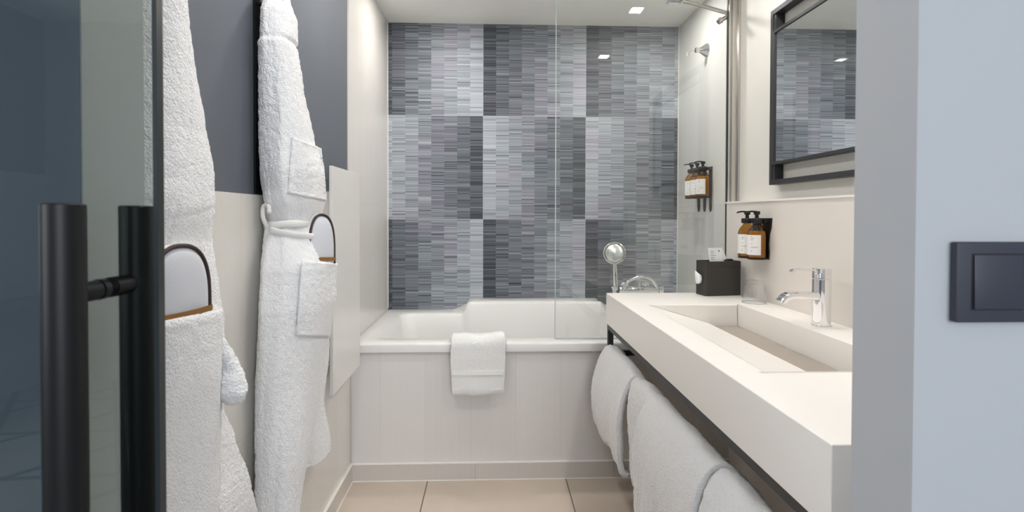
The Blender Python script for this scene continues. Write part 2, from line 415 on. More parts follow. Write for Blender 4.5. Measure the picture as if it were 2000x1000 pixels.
# ================================================================ towel over the tub rim
def drape(name, prof, y_or_x, u0, u1, thick, mat, parent=None, wav=.004, nu=40, seed=1, sag=0., flare=0., uax=0, scale_tex=.0012, hem=None):
    """cloth of real thickness: profile (a, z) polyline swept along the other horizontal axis"""
    P = smooth_path([(a, 0, z) for a, z in prof], 10); n = len(P)
    vs = []; fs = []
    def pt(i, j, off):
        t = i/(n-1); u = u0+(u1-u0)*j/nu
        d = P[min(i+1, n-1)]-P[max(i-1, 0)]; nn = Vector((-d.z, 0, d.x)).normalized()
        q = Vector((seed*7.1+u*9, t*3.0, seed))
        wv = wav*noise.noise(q)*2+wav*.8*noise.noise(q*2.3)
        hang = abs(t-.5)*2
        o_ = nn*(off*(thick/2)+wv*hang)
        a = P[i].x+o_.x; z = P[i].z+o_.z+sag*hang*noise.noise(Vector((u*8, seed, 4)))*(1 if i in range(n) else 0)
        uu = u+(flare*hang*((j/nu)-.5))+.004*noise.noise(Vector((t*6, seed*3, j/nu)))*hang
        if scale_tex:
            m = noise.noise(Vector((a, uu, z))*190)*scale_tex
            a += nn.x*m*off; z += nn.z*m*off
        return (uu, a, z) if uax == 0 else (a, uu, z)
    for side in (1, -1):
        for i in range(n):
            for j in range(nu+1): vs.append(pt(i, j, side))
    W = nu+1; N = n*W
    for i in range(n-1):
        for j in range(nu):
            a = i*W+j; fs.append((a, a+1, a+W+1, a+W)); fs.append((N+a, N+a+W, N+a+W+1, N+a+1))
    for i in range(n-1):
        a = i*W; fs.append((a, a+W, N+a+W, N+a)); a += nu; fs.append((a, N+a, N+a+W, a+W))
    for j in range(nu):
        a = j; fs.append((a, N+a, N+a+1, a+1)); a = (n-1)*W+j; fs.append((a, a+1, N+a+1, N+a))
    bm = bmesh.new(); V = [bm.verts.new(v) for v in vs]
    for f in fs: bm.faces.new([V[k] for k in f])
    o = obj(name, bm, mat, parent, smooth=True)
    return o
tw = thing('bath_mat_towel', 'folded white towel draped over the front rim of the bathtub', 'towel', (-.06, 2.34, .6))
drape('cloth', [(2.318, .50), (2.3165, .56), (2.321, .600), (2.34, .613), (2.40, .607), (2.440, .606), (2.462, .57), (2.468, .45)],
      0, -.172, .057, .015, 'terry_fine', tw, wav=.004, seed=3, nu=110, scale_tex=.0016)
drape('hanging_front', [(2.306, .386), (2.301, .40), (2.303, .45), (2.304, .51), (2.306, .56), (2.311, .600), (2.336, .624), (2.38, .620)],
      0, -.174, .058, .013, 'terry_fine', tw, wav=.004, seed=5, nu=110, sag=.012, scale_tex=.0016, flare=-.02)
drape('woven_border', [(2.2955, .466), (2.2952, .472), (2.2952, .480), (2.2955, .486)], 0, -.168, .05, .004, 'flat_weave', tw, wav=.0005, seed=5, nu=60, scale_tex=0)
drape('woven_border', [(2.2950, .402), (2.2948, .404), (2.2948, .408), (2.2950, .410)], 0, -.165, .045, .005, 'flat_weave', tw, wav=.0005, seed=5, nu=60, scale_tex=0)

# ================================================================ shower screen
sc = thing('shower_screen', 'clear glass shower screen with chrome wall profile on the bathtub rim', 'shower screen', (.66, 2.4, .592))
obj('glass_pane', boxes((.279, 1.062, 2.398, 2.406, .597, 2.235)), 'glass', sc)
obj('edge_strip', boxes((.2765, .2795, 2.397, 2.407, .597, 2.235)), 'glass_edge', sc, )
obj('bottom_seal', boxes((.279, 1.062, 2.3985, 2.4055, .5925, .5968)), 'glass_edge', sc)
obj('wall_profile', boxes((1.0415, 1.05, 2.392, 2.414, .593, ZC-.002), (1.0515, 1.0905, 2.398, 2.412, .593, ZC-.002), (1.0845, XR, 2.388, 2.42, .593, ZC-.002), bev=.0015), 'chrome_d', sc, smooth=True, angle=40)
obj('wall_seal', boxes((1.0385, 1.0412, 2.396, 2.408, .593, ZC-.002)), 'seal', sc)
bm = bmesh.new(); tube(bm, smooth_path([(.80, 2.425, 2.10), (.90, 2.428, 2.085), (.98, 2.425, 2.062), (1.046, 2.416, 2.040)], 6), .0085, 14)
obj('brace_bar', bm, 'chrome_d', sc, smooth=True, angle=40)
obj('brace_clamp', boxes((.775, .785, 2.39, 2.44, 2.085, 2.13), (.835, .845, 2.39, 2.44, 2.085, 2.13), (.785, .835, 2.391, 2.397, 2.092, 2.13), (.785, .835, 2.407, 2.44, 2.092, 2.13), bev=.002), 'chrome', sc)

# retractable line holder on the alcove wall
cl = thing('clothes_line_reel', 'small bell-shaped chrome holder with a hooked wire on the shower wall', 'wall holder', (XR, 2.775, 1.985))
bm = bmesh.new(); lathe(bm, [(.036, 0), (.0355, .004), (.030, .012), (.020, .026), (.0125, .04), (.0125, .042)], (XR-.0005, 2.772, 1.984), (-1, 0, 0), 40)
obj('bell', bm, 'chrome', cl, smooth=True, angle=40)
bm = bmesh.new(); lathe(bm, [(.0145, .042), (.0145, .058), (.012, .060), (.012, .05)], (XR, 2.772, 1.984), (-1, 0, 0), 30)
obj('knob', bm, 'chrome_d', cl, smooth=True, angle=40)
bm = bmesh.new(); tube(bm, smooth_path([(XR-.058, 2.772, 1.983), (XR-.085, 2.772, 1.977), (XR-.099, 2.772, 1.972), (XR-.103, 2.772, 1.962), (XR-.101, 2.772, 1.952)], 6), .0022, 8)
tube(bm, [(XR-.090, 2.772, 1.977), (XR-.091, 2.772, 1.963)], .0018, 8)
obj('hook_wire', bm, 'chrome_d', cl, smooth=True)
bm = bmesh.new(); lathe(bm, [(.0, 0), (.0095, 0), (.0095, .034), (.0135, .036), (.0135, .050), (.010, .053), (.0095, .046)], (1.044, 2.412, 2.024), (-.86, -.10, -.50), 24)
obj('brace_bracket', bm, 'chrome_d', sc, smooth=True, angle=40)

# ================================================================ bath mixer with hand shower
mx = thing('bath_mixer', 'chrome bath mixer with a looped hose on the striped wall above the tub', 'tap', (.83, YB, .72))
bm = bmesh.new(); yb = 3.06
lathe(bm, [(.0, 0), (.019, 0), (.021, .003), (.021, .20), (.019, .203)], (.735, yb, .722), (1, 0, 0), 30)
obj('mixer_body', bm, 'chrome', mx, smooth=True, angle=40)
for xx in (.715, .942):
    bm = bmesh.new(); lathe(bm, [(.019, 0), (.0205, .002), (.0205, .022), (.018, .025)], (xx, yb, .722), (1, 0, 0), 30)
    obj('mixer_knob', bm, 'chrome', mx, smooth=True, angle=40)
for xx in (.78, .90):
    bm = bmesh.new(); lathe(bm, [(.03, 0), (.028, .01), (.014, .014), (.014, YB-yb-.012)], (xx, YB-.0005, .722), (0, -1, 0), 28)
    obj('wall_flange', bm, 'chrome', mx, smooth=True, angle=40)
bm = bmesh.new(); tube(bm, smooth_path([(.735, yb-.03, .735), (.765, yb-.03, .775), (.83, yb-.03, .797), (.89, yb-.03, .782), (.925, yb-.02, .740)], 10), .009, 12)
obj('hose', bm, 'chrome', mx, smooth=True)
bm = bmesh.new(); tube(bm, smooth_path([(.75, yb+.02, .735), (.78, yb+.02, .768), (.83, yb+.02, .778), (.885, yb+.02, .764), (.915, yb+.02, .735)], 10), .006, 10)
obj('hose', bm, 'chrome', mx, smooth=True)
bm = bmesh.new(); tube(bm, [(.828, yb-.01, .735), (.828, yb-.01, .775)], .007, 12)
obj('diverter', bm, 'chrome', mx, smooth=True, angle=40)
hs = thing('hand_shower', 'round-headed chrome hand shower standing up from the bath mixer', 'hand shower', (.69, yb, .74))
bm = bmesh.new(); tube(bm, [(.697, yb, .722), (.693, yb-.005, .80), (.689, yb-.008, .87)], [.015, .0135, .012], 20)
obj('handle', bm, 'chrome', hs, smooth=True, angle=40)
ax = Vector((-.30, -.93, .22)).normalized()
bm = bmesh.new(); lathe(bm, [(.0, -.022), (.04, -.02), (.057, -.006), (.0625, .004), (.0625, .008), (.0585, .010)], (.688, yb-.01, .928), ax, 48)
obj('shower_head', bm, 'chrome', hs, smooth=True, angle=50)
bm = bmesh.new(); lathe(bm, [(.0585, .0105), (.043, .0155), (.02, .018), (.0, .0185)], (.688, yb-.01, .928), ax, 48)
obj('spray_face', bm, 'shead', hs, smooth=True)
bm = bmesh.new(); lathe(bm, [(.012, 0), (.012, .02), (.02, .03), (.02, .036)], (.69, yb, .705), (0, 0, 1), 20)
obj('cradle', bm, 'chrome', hs, smooth=True, angle=40)

# ================================================================ vanity top and its steel frame
vt = thing('washbasin_top', 'long thick white washbasin top with a sloping trough basin', 'washbasin', (.76, 1.5, .69))
vx0, vx1, vy0, vy1, vz0 = .479, 1.0395, .75, 2.28, .689
bx0, bx1, by0, by1 = .566, .897, 1.10, 1.965
bm = bmesh.new()
def Q(*ps): bm.faces.new([bm.verts.new(p) for p in ps])
xs = [vx0, bx0, bx1, vx1]; ys = [vy0, by0, by1, vy1]
for i in range(3):
    for j in range(3):
        if i == 1 and j == 1: continue
        Q((xs[i], ys[j], KZ), (xs[i+1], ys[j], KZ), (xs[i+1], ys[j+1], KZ), (xs[i], ys[j+1], KZ))
for i in range(3):
    Q((xs[i], vy0, vz0), (xs[i+1], vy0, vz0), (xs[i+1], vy0, KZ), (xs[i], vy0, KZ))
    Q((xs[i], vy1, vz0), (xs[i], vy1, KZ), (xs[i+1], vy1, KZ), (xs[i+1], vy1, vz0))
    Q((vx0, ys[i], vz0), (vx0, ys[i], KZ), (vx0, ys[i+1], KZ), (vx0, ys[i+1], vz0))
    Q((vx1, ys[i], vz0), (vx1, ys[i+1], vz0), (vx1, ys[i+1], KZ), (vx1, ys[i], KZ))
Q((vx0, vy0, vz0), (vx0, vy1, vz0), (vx1, vy1, vz0), (vx1, vy0, vz0))
dx, dz, zb = .787, .748, .728     # foot of the slope and the drain well
Q((bx0, by0, KZ), (bx0, by1, KZ), (dx, by1, dz), (dx, by0, dz))
Q((dx, by0, dz), (dx, by1, dz), (dx, by1, zb), (dx, by0, zb))
Q((dx, by0, zb), (dx, by1, zb), (bx1, by1, zb), (bx1, by0, zb))
Q((bx1, by0, zb), (bx1, by1, zb), (bx1, by1, KZ), (bx1, by0, KZ))
for yy in (by0, by1):
    Q((bx0, yy, KZ), (dx, yy, dz), (dx, yy, zb), (bx1, yy, zb), (bx1, yy, KZ))
bmesh.ops.remove_doubles(bm, verts=bm.verts, dist=1e-5)
es = [e for e in bm.edges if len(e.link_faces) == 2 and e.calc_face_angle(0) > .15 and max(v.co.z for v in e.verts) > KZ-.001]
bmesh.ops.bevel(bm, geom=es, offset=.0028, segments=3, profile=.5, affect='EDGES')
obj('basin', bm, 'solid', vt, smooth=True, angle=25)
obj('drain_cover', boxes((dx+.002, bx1-.003, by0+.004, by1-.003, zb+.0005, zb+.010), bev=.001), 'drain', vt)
fr = thing('steel_bracket_frame', 'black square-tube steel frame hanging beneath the white washbasin top', 'frame', (.76, 1.5, .56))
t_ = .022
obj('top_rail', boxes((.482, .482+t_, .76, 2.27, vz0-.0225, vz0-.0005), bev=.001), 'black', fr)
for yy in (.76, 2.248):
    obj('upright', boxes((.482, .482+t_, yy, yy+t_, .558, vz0-.023), bev=.001), 'black', fr)
    obj('side_rail', boxes((.505, 1.0395, yy, yy+t_, .556, .556+t_), (.505, 1.0395, yy, yy+t_, vz0-.0225, vz0-.0005), bev=.001), 'black', fr)
obj('towel_rail', boxes((.482, .482+t_, .783, 2.2475, .556, .556+t_), bev=.001), 'black', fr)

# ================================================================ towels on the rail
def rail_towel(label, ya, yb_, prof, seed, wav, thick=.02, nu=120, sag=.0, flare=0):
    o = thing('bath_towel', label, 'towel', (.49, (ya+yb_)/2, .58), 'bath towels on the rail')
    drape('cloth', prof, 1, ya, yb_, thick, 'terry', o, wav=wav, seed=seed, nu=nu, sag=sag, flare=flare, uax=1, scale_tex=.003)
    return o
rail_towel('white bath towel at the far end of the rail, nearest the bathtub', 1.805, 2.235,
           [(.452, .272), (.432, .30), (.424, .38), (.428, .47), (.446, .54), (.474, .592), (.500, .594), (.530, .566), (.545, .49), (.548, .38)], 2, .012, sag=.03)
rail_towel('white bath towel on the rail, second from the tub', 1.605, 1.795,
           [(.478, .262), (.466, .30), (.462, .38), (.460, .47), (.464, .54), (.476, .587), (.500, .592), (.530, .560), (.545, .49), (.55, .38)], 9, .012, sag=.03)
rail_towel('wide white bath towel in the middle of the rail, third from the tub', 1.135, 1.595,
           [(.456, .19), (.440, .24), (.430, .36), (.428, .46), (.441, .54), (.470, .595), (.500, .595), (.530, .562), (.547, .49), (.55, .36)], 5, .012, sag=.02)
rail_towel('white bath towel at the near end of the rail under the basin top', .80, 1.125,
           [(.462, .19), (.448, .24), (.440, .36), (.438, .46), (.450, .54), (.476, .593), (.500, .595), (.530, .562), (.547, .49), (.55, .36)], 12, .012, sag=.02)

# ================================================================ basin tap
fx, fy = .972, 1.578
tp = thing('basin_tap', 'chrome single-lever tap standing on the white washbasin top', 'tap', (fx, fy, KZ))
bm = bmesh.new(); lathe(bm, [(.0285, 0), (.0285, .003), (.0255, .004), (.0255, .137), (.0245, .138)], (fx, fy, KZ), seg=56)
obj('tap_body', bm, 'chrome', tp, smooth=True, angle=40)
bm = bmesh.new(); lathe(bm, [(.0245, .1395), (.0255, .1405), (.0255, .168), (.0245, .1695)], (fx, fy, KZ), seg=56)
obj('tap_cap', bm, 'chrome', tp, smooth=True, angle=40)
def slab(path, hw, th):              # flat bar following a path in the x-z plane
    bm = bmesh.new(); P = smooth_path([(a, 0, z) for a, z in path], 8); R = []
    for i, p in enumerate(P):
        d = (P[min(i+1, len(P)-1)]-P[max(i-1, 0)]).normalized(); nn = Vector((-d.z, 0, d.x))
        tt = th[0]+(th[1]-th[0])*i/(len(P)-1); h = hw[0]+(hw[1]-hw[0])*i/(len(P)-1)
        ring = []
        for k in range(20):
            a = 2*PI*k/20; ca, sa = math.cos(a), math.sin(a)
            e = .35
            ring.append(bm.verts.new(Vector((p.x, fy, p.z))+Vector((0, 1, 0))*h*math.copysign(abs(ca)**e, ca)+nn*tt/2*math.copysign(abs(sa)**e, sa)))
        R.append(ring)
    for A, B in zip(R, R[1:]):
        for k in range(20): bm.faces.new((A[k], A[(k+1) % 20], B[(k+1) % 20], B[k]))
    bm.faces.new(R[0]); bm.faces.new(R[-1]); return bm
obj('spout', slab([(fx-.010, .903), (fx-.05, .904), (fx-.082, .905), (fx-.108, .900), (fx-.124, .884)], (.0195, .0185), (.024, .017)), 'chrome', tp, smooth=True, angle=40)
obj('lever', slab([(fx-.012, .978), (fx-.05, .980), (fx-.080, .981), (fx-.094, .973)], (.012, .009), (.006, .005)), 'chrome', tp, smooth=True, angle=40)

# ================================================================ tumbler, upside down
gx, gy = .977, 2.005
tg = thing('drinking_glass', 'clear tumbler standing upside down beside the black tissue box', 'glass', (gx, gy, KZ))
bm = bmesh.new(); lathe(bm, [(.0425, .0005), (.0425, .004), (.0425, .025), (.0405, .055), (.037, .075), (.029, .0855), (.0, .0885)], (gx, gy, KZ), seg=56, cap=False)
obj('glass_wall', bm, 'tumbler', tg, smooth=True)
bm = bmesh.new(); lathe(bm, [(.040, .0005), (.040, .025), (.0385, .055), (.036, .068), (.030, .073), (.0, .074)], (gx, gy, KZ), seg=56, cap=False)
obj('inner_wall', bm, 'tumbler', tg, smooth=True)
bm = bmesh.new(); lathe(bm, [(.040, .0005), (.0425, .0005), (.0427, .003), (.0398, .003), (.040, .0005)], (gx, gy, KZ), seg=56, cap=False)
obj('rim', bm, 'glass_edge', tg, smooth=True)

# ================================================================ tissue box
ang = math.radians(8)
tb = thing('tissue_box', 'black open-topped tissue box near the far end of the washbasin top', 'box', (.858, 2.17, KZ))
def loc(u, v, z): return Vector((.860+u*math.cos(ang)-v*math.sin(ang), 2.172+u*math.sin(ang)+v*math.cos(ang), KZ+z))
def rotbox(bm, u0, u1, v0, v1, z0, z1, bev=0.):
    st = len(bm.verts); box(bm, u0, u1, v0, v1, z0, z1, bev)
    bm.verts.ensure_lookup_table()
    for v in list(bm.verts)[st:]: v.co = loc(v.co.x, v.co.y, v.co.z)
W_, D_, H_ = .158, .082, .140
def rr2(x0, x1, y0, y1, r, nc=6):
    out = []
    for cx, cy, a in [(x1-r, y0+r, -PI/2), (x1-r, y1-r, 0), (x0+r, y1-r, PI/2), (x0+r, y0+r, PI)]:
        for k in range(nc+1): out.append((cx+r*math.cos(a+PI/2*k/nc), cy+r*math.sin(a+PI/2*k/nc)))
    return out
bm = bmesh.new()
o_ = rr2(0, W_, 0, D_, .008); i_ = rr2(.004, W_-.004, .004, D_-.004, .005)
R = [[bm.verts.new(loc(x, y, z)) for x, y in pp] for pp, z in ((o_, .0005), (o_, H_), (i_, H_), (i_, .05))]
for A, B in zip(R, R[1:]):
    for k in range(len(A)): bm.faces.new((A[k], A[(k+1) % len(A)], B[(k+1) % len(A)], B[k]))
bm.faces.new(R[0]); bm.faces.new(R[-1])
obj('box_body', bm, 'box', tb, smooth=True, angle=30)
bm = bmesh.new(); rotbox(bm, .006, W_-.002, -.0012, .0005, H_-.022, H_-.0205); rotbox(bm, W_-.02, W_+.001, D_-.02, D_+.001, H_-.005, H_+.004, .001)
obj('lid_rim', bm, 'box', tb)
bm = bmesh.new()
extrude_poly(bm, [loc(-.0008, D_/2+.021*math.cos(a), .075+.027*math.sin(a)) for a in [2*PI*k/24 for k in range(24)]], (0.0006, 0, 0))
obj('tissue_slot', bm, 'plastic', tb)
ts = bmesh.new()
ring0 = [loc(-.001, D_/2+.012*math.cos(a)-.002, .066+.018*math.sin(a)) for a in [2*PI*k/16 for k in range(16)]]
ring1 = [loc(-.014-.003*math.sin(k*2.1), D_/2+.016*math.cos(a)+.001, .068+.024*math.sin(a)+.002*math.sin(3*a)) for k, a in enumerate([2*PI*k/16 for k in range(16)])]
ring2 = [loc(-.020, D_/2+.004*math.cos(a)+.006, .094+.006*math.sin(a)) for a in [2*PI*k/16 for k in range(16)]]
V = [[ts.verts.new(p) for p in r_] for r_ in (ring0, ring1, ring2)]
for A, B in zip(V, V[1:]):
    for k in range(16): ts.faces.new((A[k], A[(k+1) % 16], B[(k+1) % 16], B[k]))
ts.faces.new(V[0]); ts.faces.new(V[2])
tag(obj('tissue', ts, 'paper', smooth=True), 'white paper tissue poking from the side slot of the black box', 'tissue')
# printed card in the box
cg = thing('printed_card', 'small white printed card leaning in the top of the black box', 'card', loc(.06, .04, .06))
def cardpt(u, v):                   # u across, v up; the card curls back to the right
    cu = .046+.104*u
    return loc(cu+.022*v, .030+.035*max(0, u-.5)**1.5+.075*v, .055+.134*v*(1-1.5*max(0, u-.66)))
bm = bmesh.new(); G = [[bm.verts.new(cardpt(i/14, j/10)) for i in range(15)] for j in range(11)]
for j in range(10):
    for i in range(14): bm.faces.new((G[j][i], G[j][i+1], G[j+1][i+1], G[j+1][i]))
bmesh.ops.solidify(bm, geom=bm.faces[:], thickness=.0008)
obj('card_sheet', bm, 'paper', cg, smooth=True, angle=40)
bm = bmesh.new()
random.seed(4)
def strip(bm, u0, u1, v0, v1):
    q = [cardpt(u0, v0), cardpt(u1, v0), cardpt(u1, v1), cardpt(u0, v1)]
    off = -Vector((.3, 1, 0)).normalized()*.0012
    bm.faces.new([bm.verts.new(p+off) for p in q])
for k in range(5): strip(bm, .08, .2+.25*random.random(), .90-.062*k, .885-.062*k)
obj('card_print', bm, 'ink', cg)
bm = bmesh.new(); strip(bm, .44, .50, .93, .88); obj('card_logo', bm, 'teal', cg)

# ================================================================ dispenser bottles
def make_bottle(x, y, z, label, group):
    b = thing('soap_bottle', label, 'bottle', (x, y, z), group)
    o = (x, y, z)
    bm = bmesh.new(); lathe(bm, [(.0, 0), (.030, 0), (.0335, .003), (.0335, .088), (.0322, .098), (.0280, .109), (.0205, .119), (.0148, .126), (.0138, .137)], o, seg=44)
    obj('glass_body', bm, 'amber_glass', b, smooth=True, angle=50)
    bm = bmesh.new(); lathe(bm, [(.0, .002), (.0285, .002), (.0318, .005), (.0318, .087), (.0303, .096), (.0285, .101), (.0, .101)], o, seg=40)
    obj('liquid', bm, 'amber', b, smooth=True, angle=50)
    bm = bmesh.new()                # wrap label, turned to the room
    lathe(bm, [(.0338, .012), (.0341, .012), (.0341, .087), (.0338, .087)], o, seg=36, cap=False, a0=PI*.52, a1=PI*1.50)
    lb = obj('paper_label', bm, 'label', b, smooth=True, angle=40)
    bm = bmesh.new()
    rows = [(.080, 1.16, 1.20), (.074, 1.16, 1.27), (.068, 1.16, 1.24), (.055, 1.16, 1.22), (.0525, 1.16, 1.23), (.042, 1.16, 1.42), (.0395, 1.16, 1.38), (.029, 1.16, 1.22), (.026, 1.16, 1.21), (.023, 1.16, 1.22)]
    for h, a0, a1 in rows:
        lathe(bm, [(.0343, h), (.0343, h+(.0016 if h > .06 else .0008))], o, seg=8, cap=False, a0=PI*a0, a1=PI*a1)
    obj('label_print', bm, 'ink', lb)
    bm = bmesh.new(); lathe(bm, [(.0, .130), (.0205, .130), (.0215, .132), (.0215, .147), (.0205, .149), (.007, .1495), (.0065, .166)], o, seg=32)
    obj('pump_collar', bm, 'plastic', b, smooth=True, angle=40)
    bm = bmesh.new(); box(bm, x-.009, x+.009, y-.009, y+.009, z+.163, z+.176, .002)
    tube(bm, [(x, y, z+.174), (x-.022, y-.002, z+.1755), (x-.036, y-.004, z+.1735), (x-.043, y-.004, z+.1705)], [.0035, .0032, .003, .0028], 12)
    obj('pump_nozzle', bm, 'plastic', b, smooth=True, angle=40)
    return b
b0 = make_bottle(.998, 2.032, .980, 'amber pump bottle with white label on the basin rack, the one nearer the viewer', 'pump bottles on the basin rack')
def more(loc_, label, group):
    c = copy_tree(b0); c.location = loc_; tag(c, label, 'bottle', group)
more((.998, 2.110, .980), 'amber pump bottle on the basin rack, partly hidden behind the nearer one', 'pump bottles on the basin rack')
for yy, lab in ((2.705, 'amber pump bottle on the shower rack, nearest the viewer of the three'), (2.782, 'amber pump bottle in the middle of the three on the shower rack'),
                (2.859, 'amber pump bottle on the shower rack, furthest of the three, next to the striped wall')):
    more((1.052, yy, 1.235), lab, 'pump bottles on the shower rack')
def rack(label, xw, ys, z, prongs):
    t = thing('bottle_rack', label, 'rack', (xw, sum(ys)/len(ys), z))
    bm = bmesh.new(); r = .038
    for y in ys:                    # shaped back strip behind each bottle
        P = []
        zt, zb_ = z+.150, (z-.075 if prongs else z-.006)
        prof = [(.016, zb_), (.019, zb_+.03), (.019, z+.02), (.015, z+.05), (.019, z+.09), (.032, z+.115), (.036, zt)] if not prongs else \
               [(.003, zb_), (.013, zb_+.016), (.013, z-.01), (.016, z+.02), (.016, z+.10), (.020, zt)]
        pts = [(xw-.0045, y+a, zz) for a, zz in prof]+[(xw-.0045, y-a, zz) for a, zz in prof[::-1]]
        extrude_poly(bm, pts, (.004, 0, 0))
    obj('back_plate', bm, 'plastic', t)
    bm = bmesh.new()
    xc = xw-.042
    for y in ys:
        lathe(bm, [(.0, -.006), (.031, -.006), (.033, -.005), (.033, -.0008), (.0, -.0008)], (xc, y, z), seg=30)
        box(bm, xc, xw-.0045, y-.016, y+.016, z-.006, z-.001)
    obj('bottle_tray', bm, 'plastic', t, smooth=True, angle=30)
    for y in ys:
        bm = bmesh.new(); box(bm, xc+.0197, xw-.0045, y-.018, y+.018, z+.134, z+.147, .001)
        obj('neck_clip', bm, 'plastic', t)
rack('black two-bottle rack on the white backsplash above the tissue box', 1.04, (2.032, 2.110), .980, False)
rack('black three-bottle rack with pointed strips on the shower wall', XR, (2.705, 2.782, 2.859), 1.235, True)

# ================================================================ framed mirror
mr = thing('wall_mirror', 'mirror in a deep black double frame above the washbasin top', 'mirror', (XR, 1.6, 1.58))
mx0, my0, my1, mz0, mz1 = 1.056, 1.22, 2.057, 1.256, 1.914
b = .018
obj('outer_frame', boxes((mx0, XR-.0005, my1-b, my1, mz0, mz1), (mx0, XR-.0005, my0, my0+b, mz0, mz1),
                         (mx0, XR-.0005, my0+b, my1-b, mz0, mz0+b), (mx0, XR-.0005, my0+b, my1-b, mz1-b, mz1), bev=.0012), 'frame', mr)
obj('inner_frame', boxes((mx0, XR-.002, my0+b, my1-b, 1.331, 1.341), (mx0, XR-.002, my0+b, my1-b, 1.824, 1.834),
                         (mx0, XR-.002, my1-b-.012, my1-b, 1.341, 1.824), (mx0, XR-.002, my0+b, my0+b+.012, 1.341, 1.824)), 'frame', mr)
obj('mirror_glass', boxes((1.061, XR-.003, my0+b+.012, my1-b-.012, 1.341, 1.824)), 'mirror', mr)
# bearing brackets seen between the two frames
for za, zc in ((mz0+b, 1.331), (1.834, mz1-b)):
    obj('corner_block', boxes((1.060, XR-.001, my1-b-.016, my1-b, za, zc)), 'frame', mr)

# ================================================================ white wall panel
wp = thing('wall_panel_heater', 'flat white upright panel standing off the left wall beside the tub', 'panel heater', (XL, 2.09, .516))
obj('heater_face', boxes((-.557, -.545, 1.898, 2.281, .516, 1.306), bev=.0012), 'panel', wp)
obj('heater_back', boxes((XL+.0005, -.5575, 1.95, 2.23, .60, 1.22)), 'panel', wp)

# ================================================================ sliding glass door with handles
dr = thing('sliding_glass_door', 'smoked glass sliding door standing open at the left of the doorway', 'door', (-.7, .486, 0))
obj('door_pane', boxes((-1.35, -.2905, .482, .490, .01, 2.16)), 'door_glass', dr)
obj('pane_edge', boxes((-.2905, -.2865, .4815, .4905, .01, 2.16)), 'seal', dr)
obj('door_hanger', boxes((-.62, -.56, .475, .499, 2.10, 2.20), (-1.25, -1.19, .475, .499, 2.10, 2.20)), 'black_soft', dr)
hd = bpy.data.objects.new('pull_handle', None)
for yc, nm in ((.4395, 'pull_bar'), (.5285, 'pull_bar')):
    bm = bmesh.new(); lathe(bm, [(.0, 0), (.0135, 0), (.0147, .001), (.0147, .896), (.0135, .897), (.0, .897)], (-.3335, yc, .247), seg=40)
    bar = obj(nm, bm, 'black_soft', dr, smooth=True, angle=40)
for zz in (1.072, .32):
    bm = bmesh.new()
    for a, bb, r in ((.452, .4725, .0085), (.4725, .4745, .007), (.4745, .4815, .0088), (.4905, .5005, .0088), (.5005, .5145, .0085)):
        lathe(bm, [(r, 0), (r, bb-a)], (-.3335, a, zz), (0, 1, 0), 28)
    obj('handle_standoff', bm, 'black_soft', dr, smooth=True, angle=40)
bpy.data.objects.remove(hd)
rl = tag(obj('door_track', boxes((-1.6, .5, .470, .545, 2.20, 2.25)), 'black_soft'), 'black track above the doorway carrying the glass door', 'door track')

# ================================================================ light switch
sw = thing('light_switch', 'anthracite light switch on the pale hall wall right of the doorway', 'switch', (.512, .5465, 1.07))
bm = bmesh.new(); box(bm, .4705, .5545, .5365, .546, 1.028, 1.110, .0022, 3); obj('switch_frame', bm, 'switch', sw, smooth=True, angle=35)
bm = bmesh.new(); box(bm, .4855, .5395, .5362, .5368, 1.0405, 1.0985); obj('switch_gap', bm, 'plastic', sw)
bm = bmesh.new(); box(bm, .4872, .5378, .5335, .5366, 1.042, 1.097, .001, 2)
for v in bm.verts:
    if v.co.z > 1.07 and v.co.y < .535: v.co.y += .0012
obj('rocker', bm, 'switch', sw, smooth=True, angle=35)

# ================================================================ bathrobes
def cr(tab, z):                     # smooth lookup in a table sorted by falling height
    if z >= tab[0][0]: return tab[0][1:]
    if z <= tab[-1][0]: return tab[-1][1:]
    for i in range(len(tab)-1):
        if tab[i][0] >= z >= tab[i+1][0]:
            p1, p2 = tab[i], tab[i+1]; t = (p1[0]-z)/(p1[0]-p2[0]); t = t*t*(3-2*t)*.5+t*.5
            return tuple(a+(b_-a)*t for a, b_ in zip(p1[1:], p2[1:]))
def loft(name, tab, parent, seed, folds, nz=300, na=220, texture=.0022, zbot=None, mat='terry', slant=0., creases=()):
    zt, zbm = tab[0][0], tab[-1][0]
    bm = bmesh.new(); R = []
    for i in range(nz+1):
        z = zt+(zbm-zt)*i/nz; xc, yc, a, b_ = cr(tab, z); f = i/nz; ring = []
        for k in range(na):
            th = 2*PI*k/na; c, s = math.cos(th), math.sin(th); e = .82
            ux = b_*math.copysign(abs(c)**e, c); uy = a*math.copysign(abs(s)**e, s)
            m = 1.
            for (n_, amp, ph, tw_) in folds: m += amp*min(1, f*4)*math.sin(n_*th+ph+tw_*z)
            m += .10*noise.noise(Vector((c*1.6, s*1.6, z*3.2+seed)))
            m += .025*noise.noise(Vector((c*3, s*3, z*6+seed*2)))
            for (zc_, sl, wd, dp) in creases:
                dd = z-zc_-sl*s; m -= dp*math.exp(-(dd/wd)**2)
            p = Vector((xc+ux*m, yc+uy*m, z+slant*s))
            if texture:
                nrm = Vector((c*a, s*b_, 0)).normalized()
                p += nrm*(texture*noise.noise(p*170)+texture*.7*noise.noise(p*75+Vector((seed, 0, 0))))
            if p.x < XL+.002: p.x = XL+.002+.0002*c
            ring.append(bm.verts.new(p))
        R.append(ring)
    for A, B in zip(R, R[1:]):
        for k in range(na): bm.faces.new((A[k], A[(k+1) % na], B[(k+1) % na], B[k]))
    for ring in (R[0], R[-1]):
        cc = sum((v.co for v in ring), Vector())/na; vc = bm.verts.new(cc)
        for k in range(na): bm.faces.new((ring[k], ring[(k+1) % na], vc))
    return obj(name, bm, mat, parent, smooth=True)
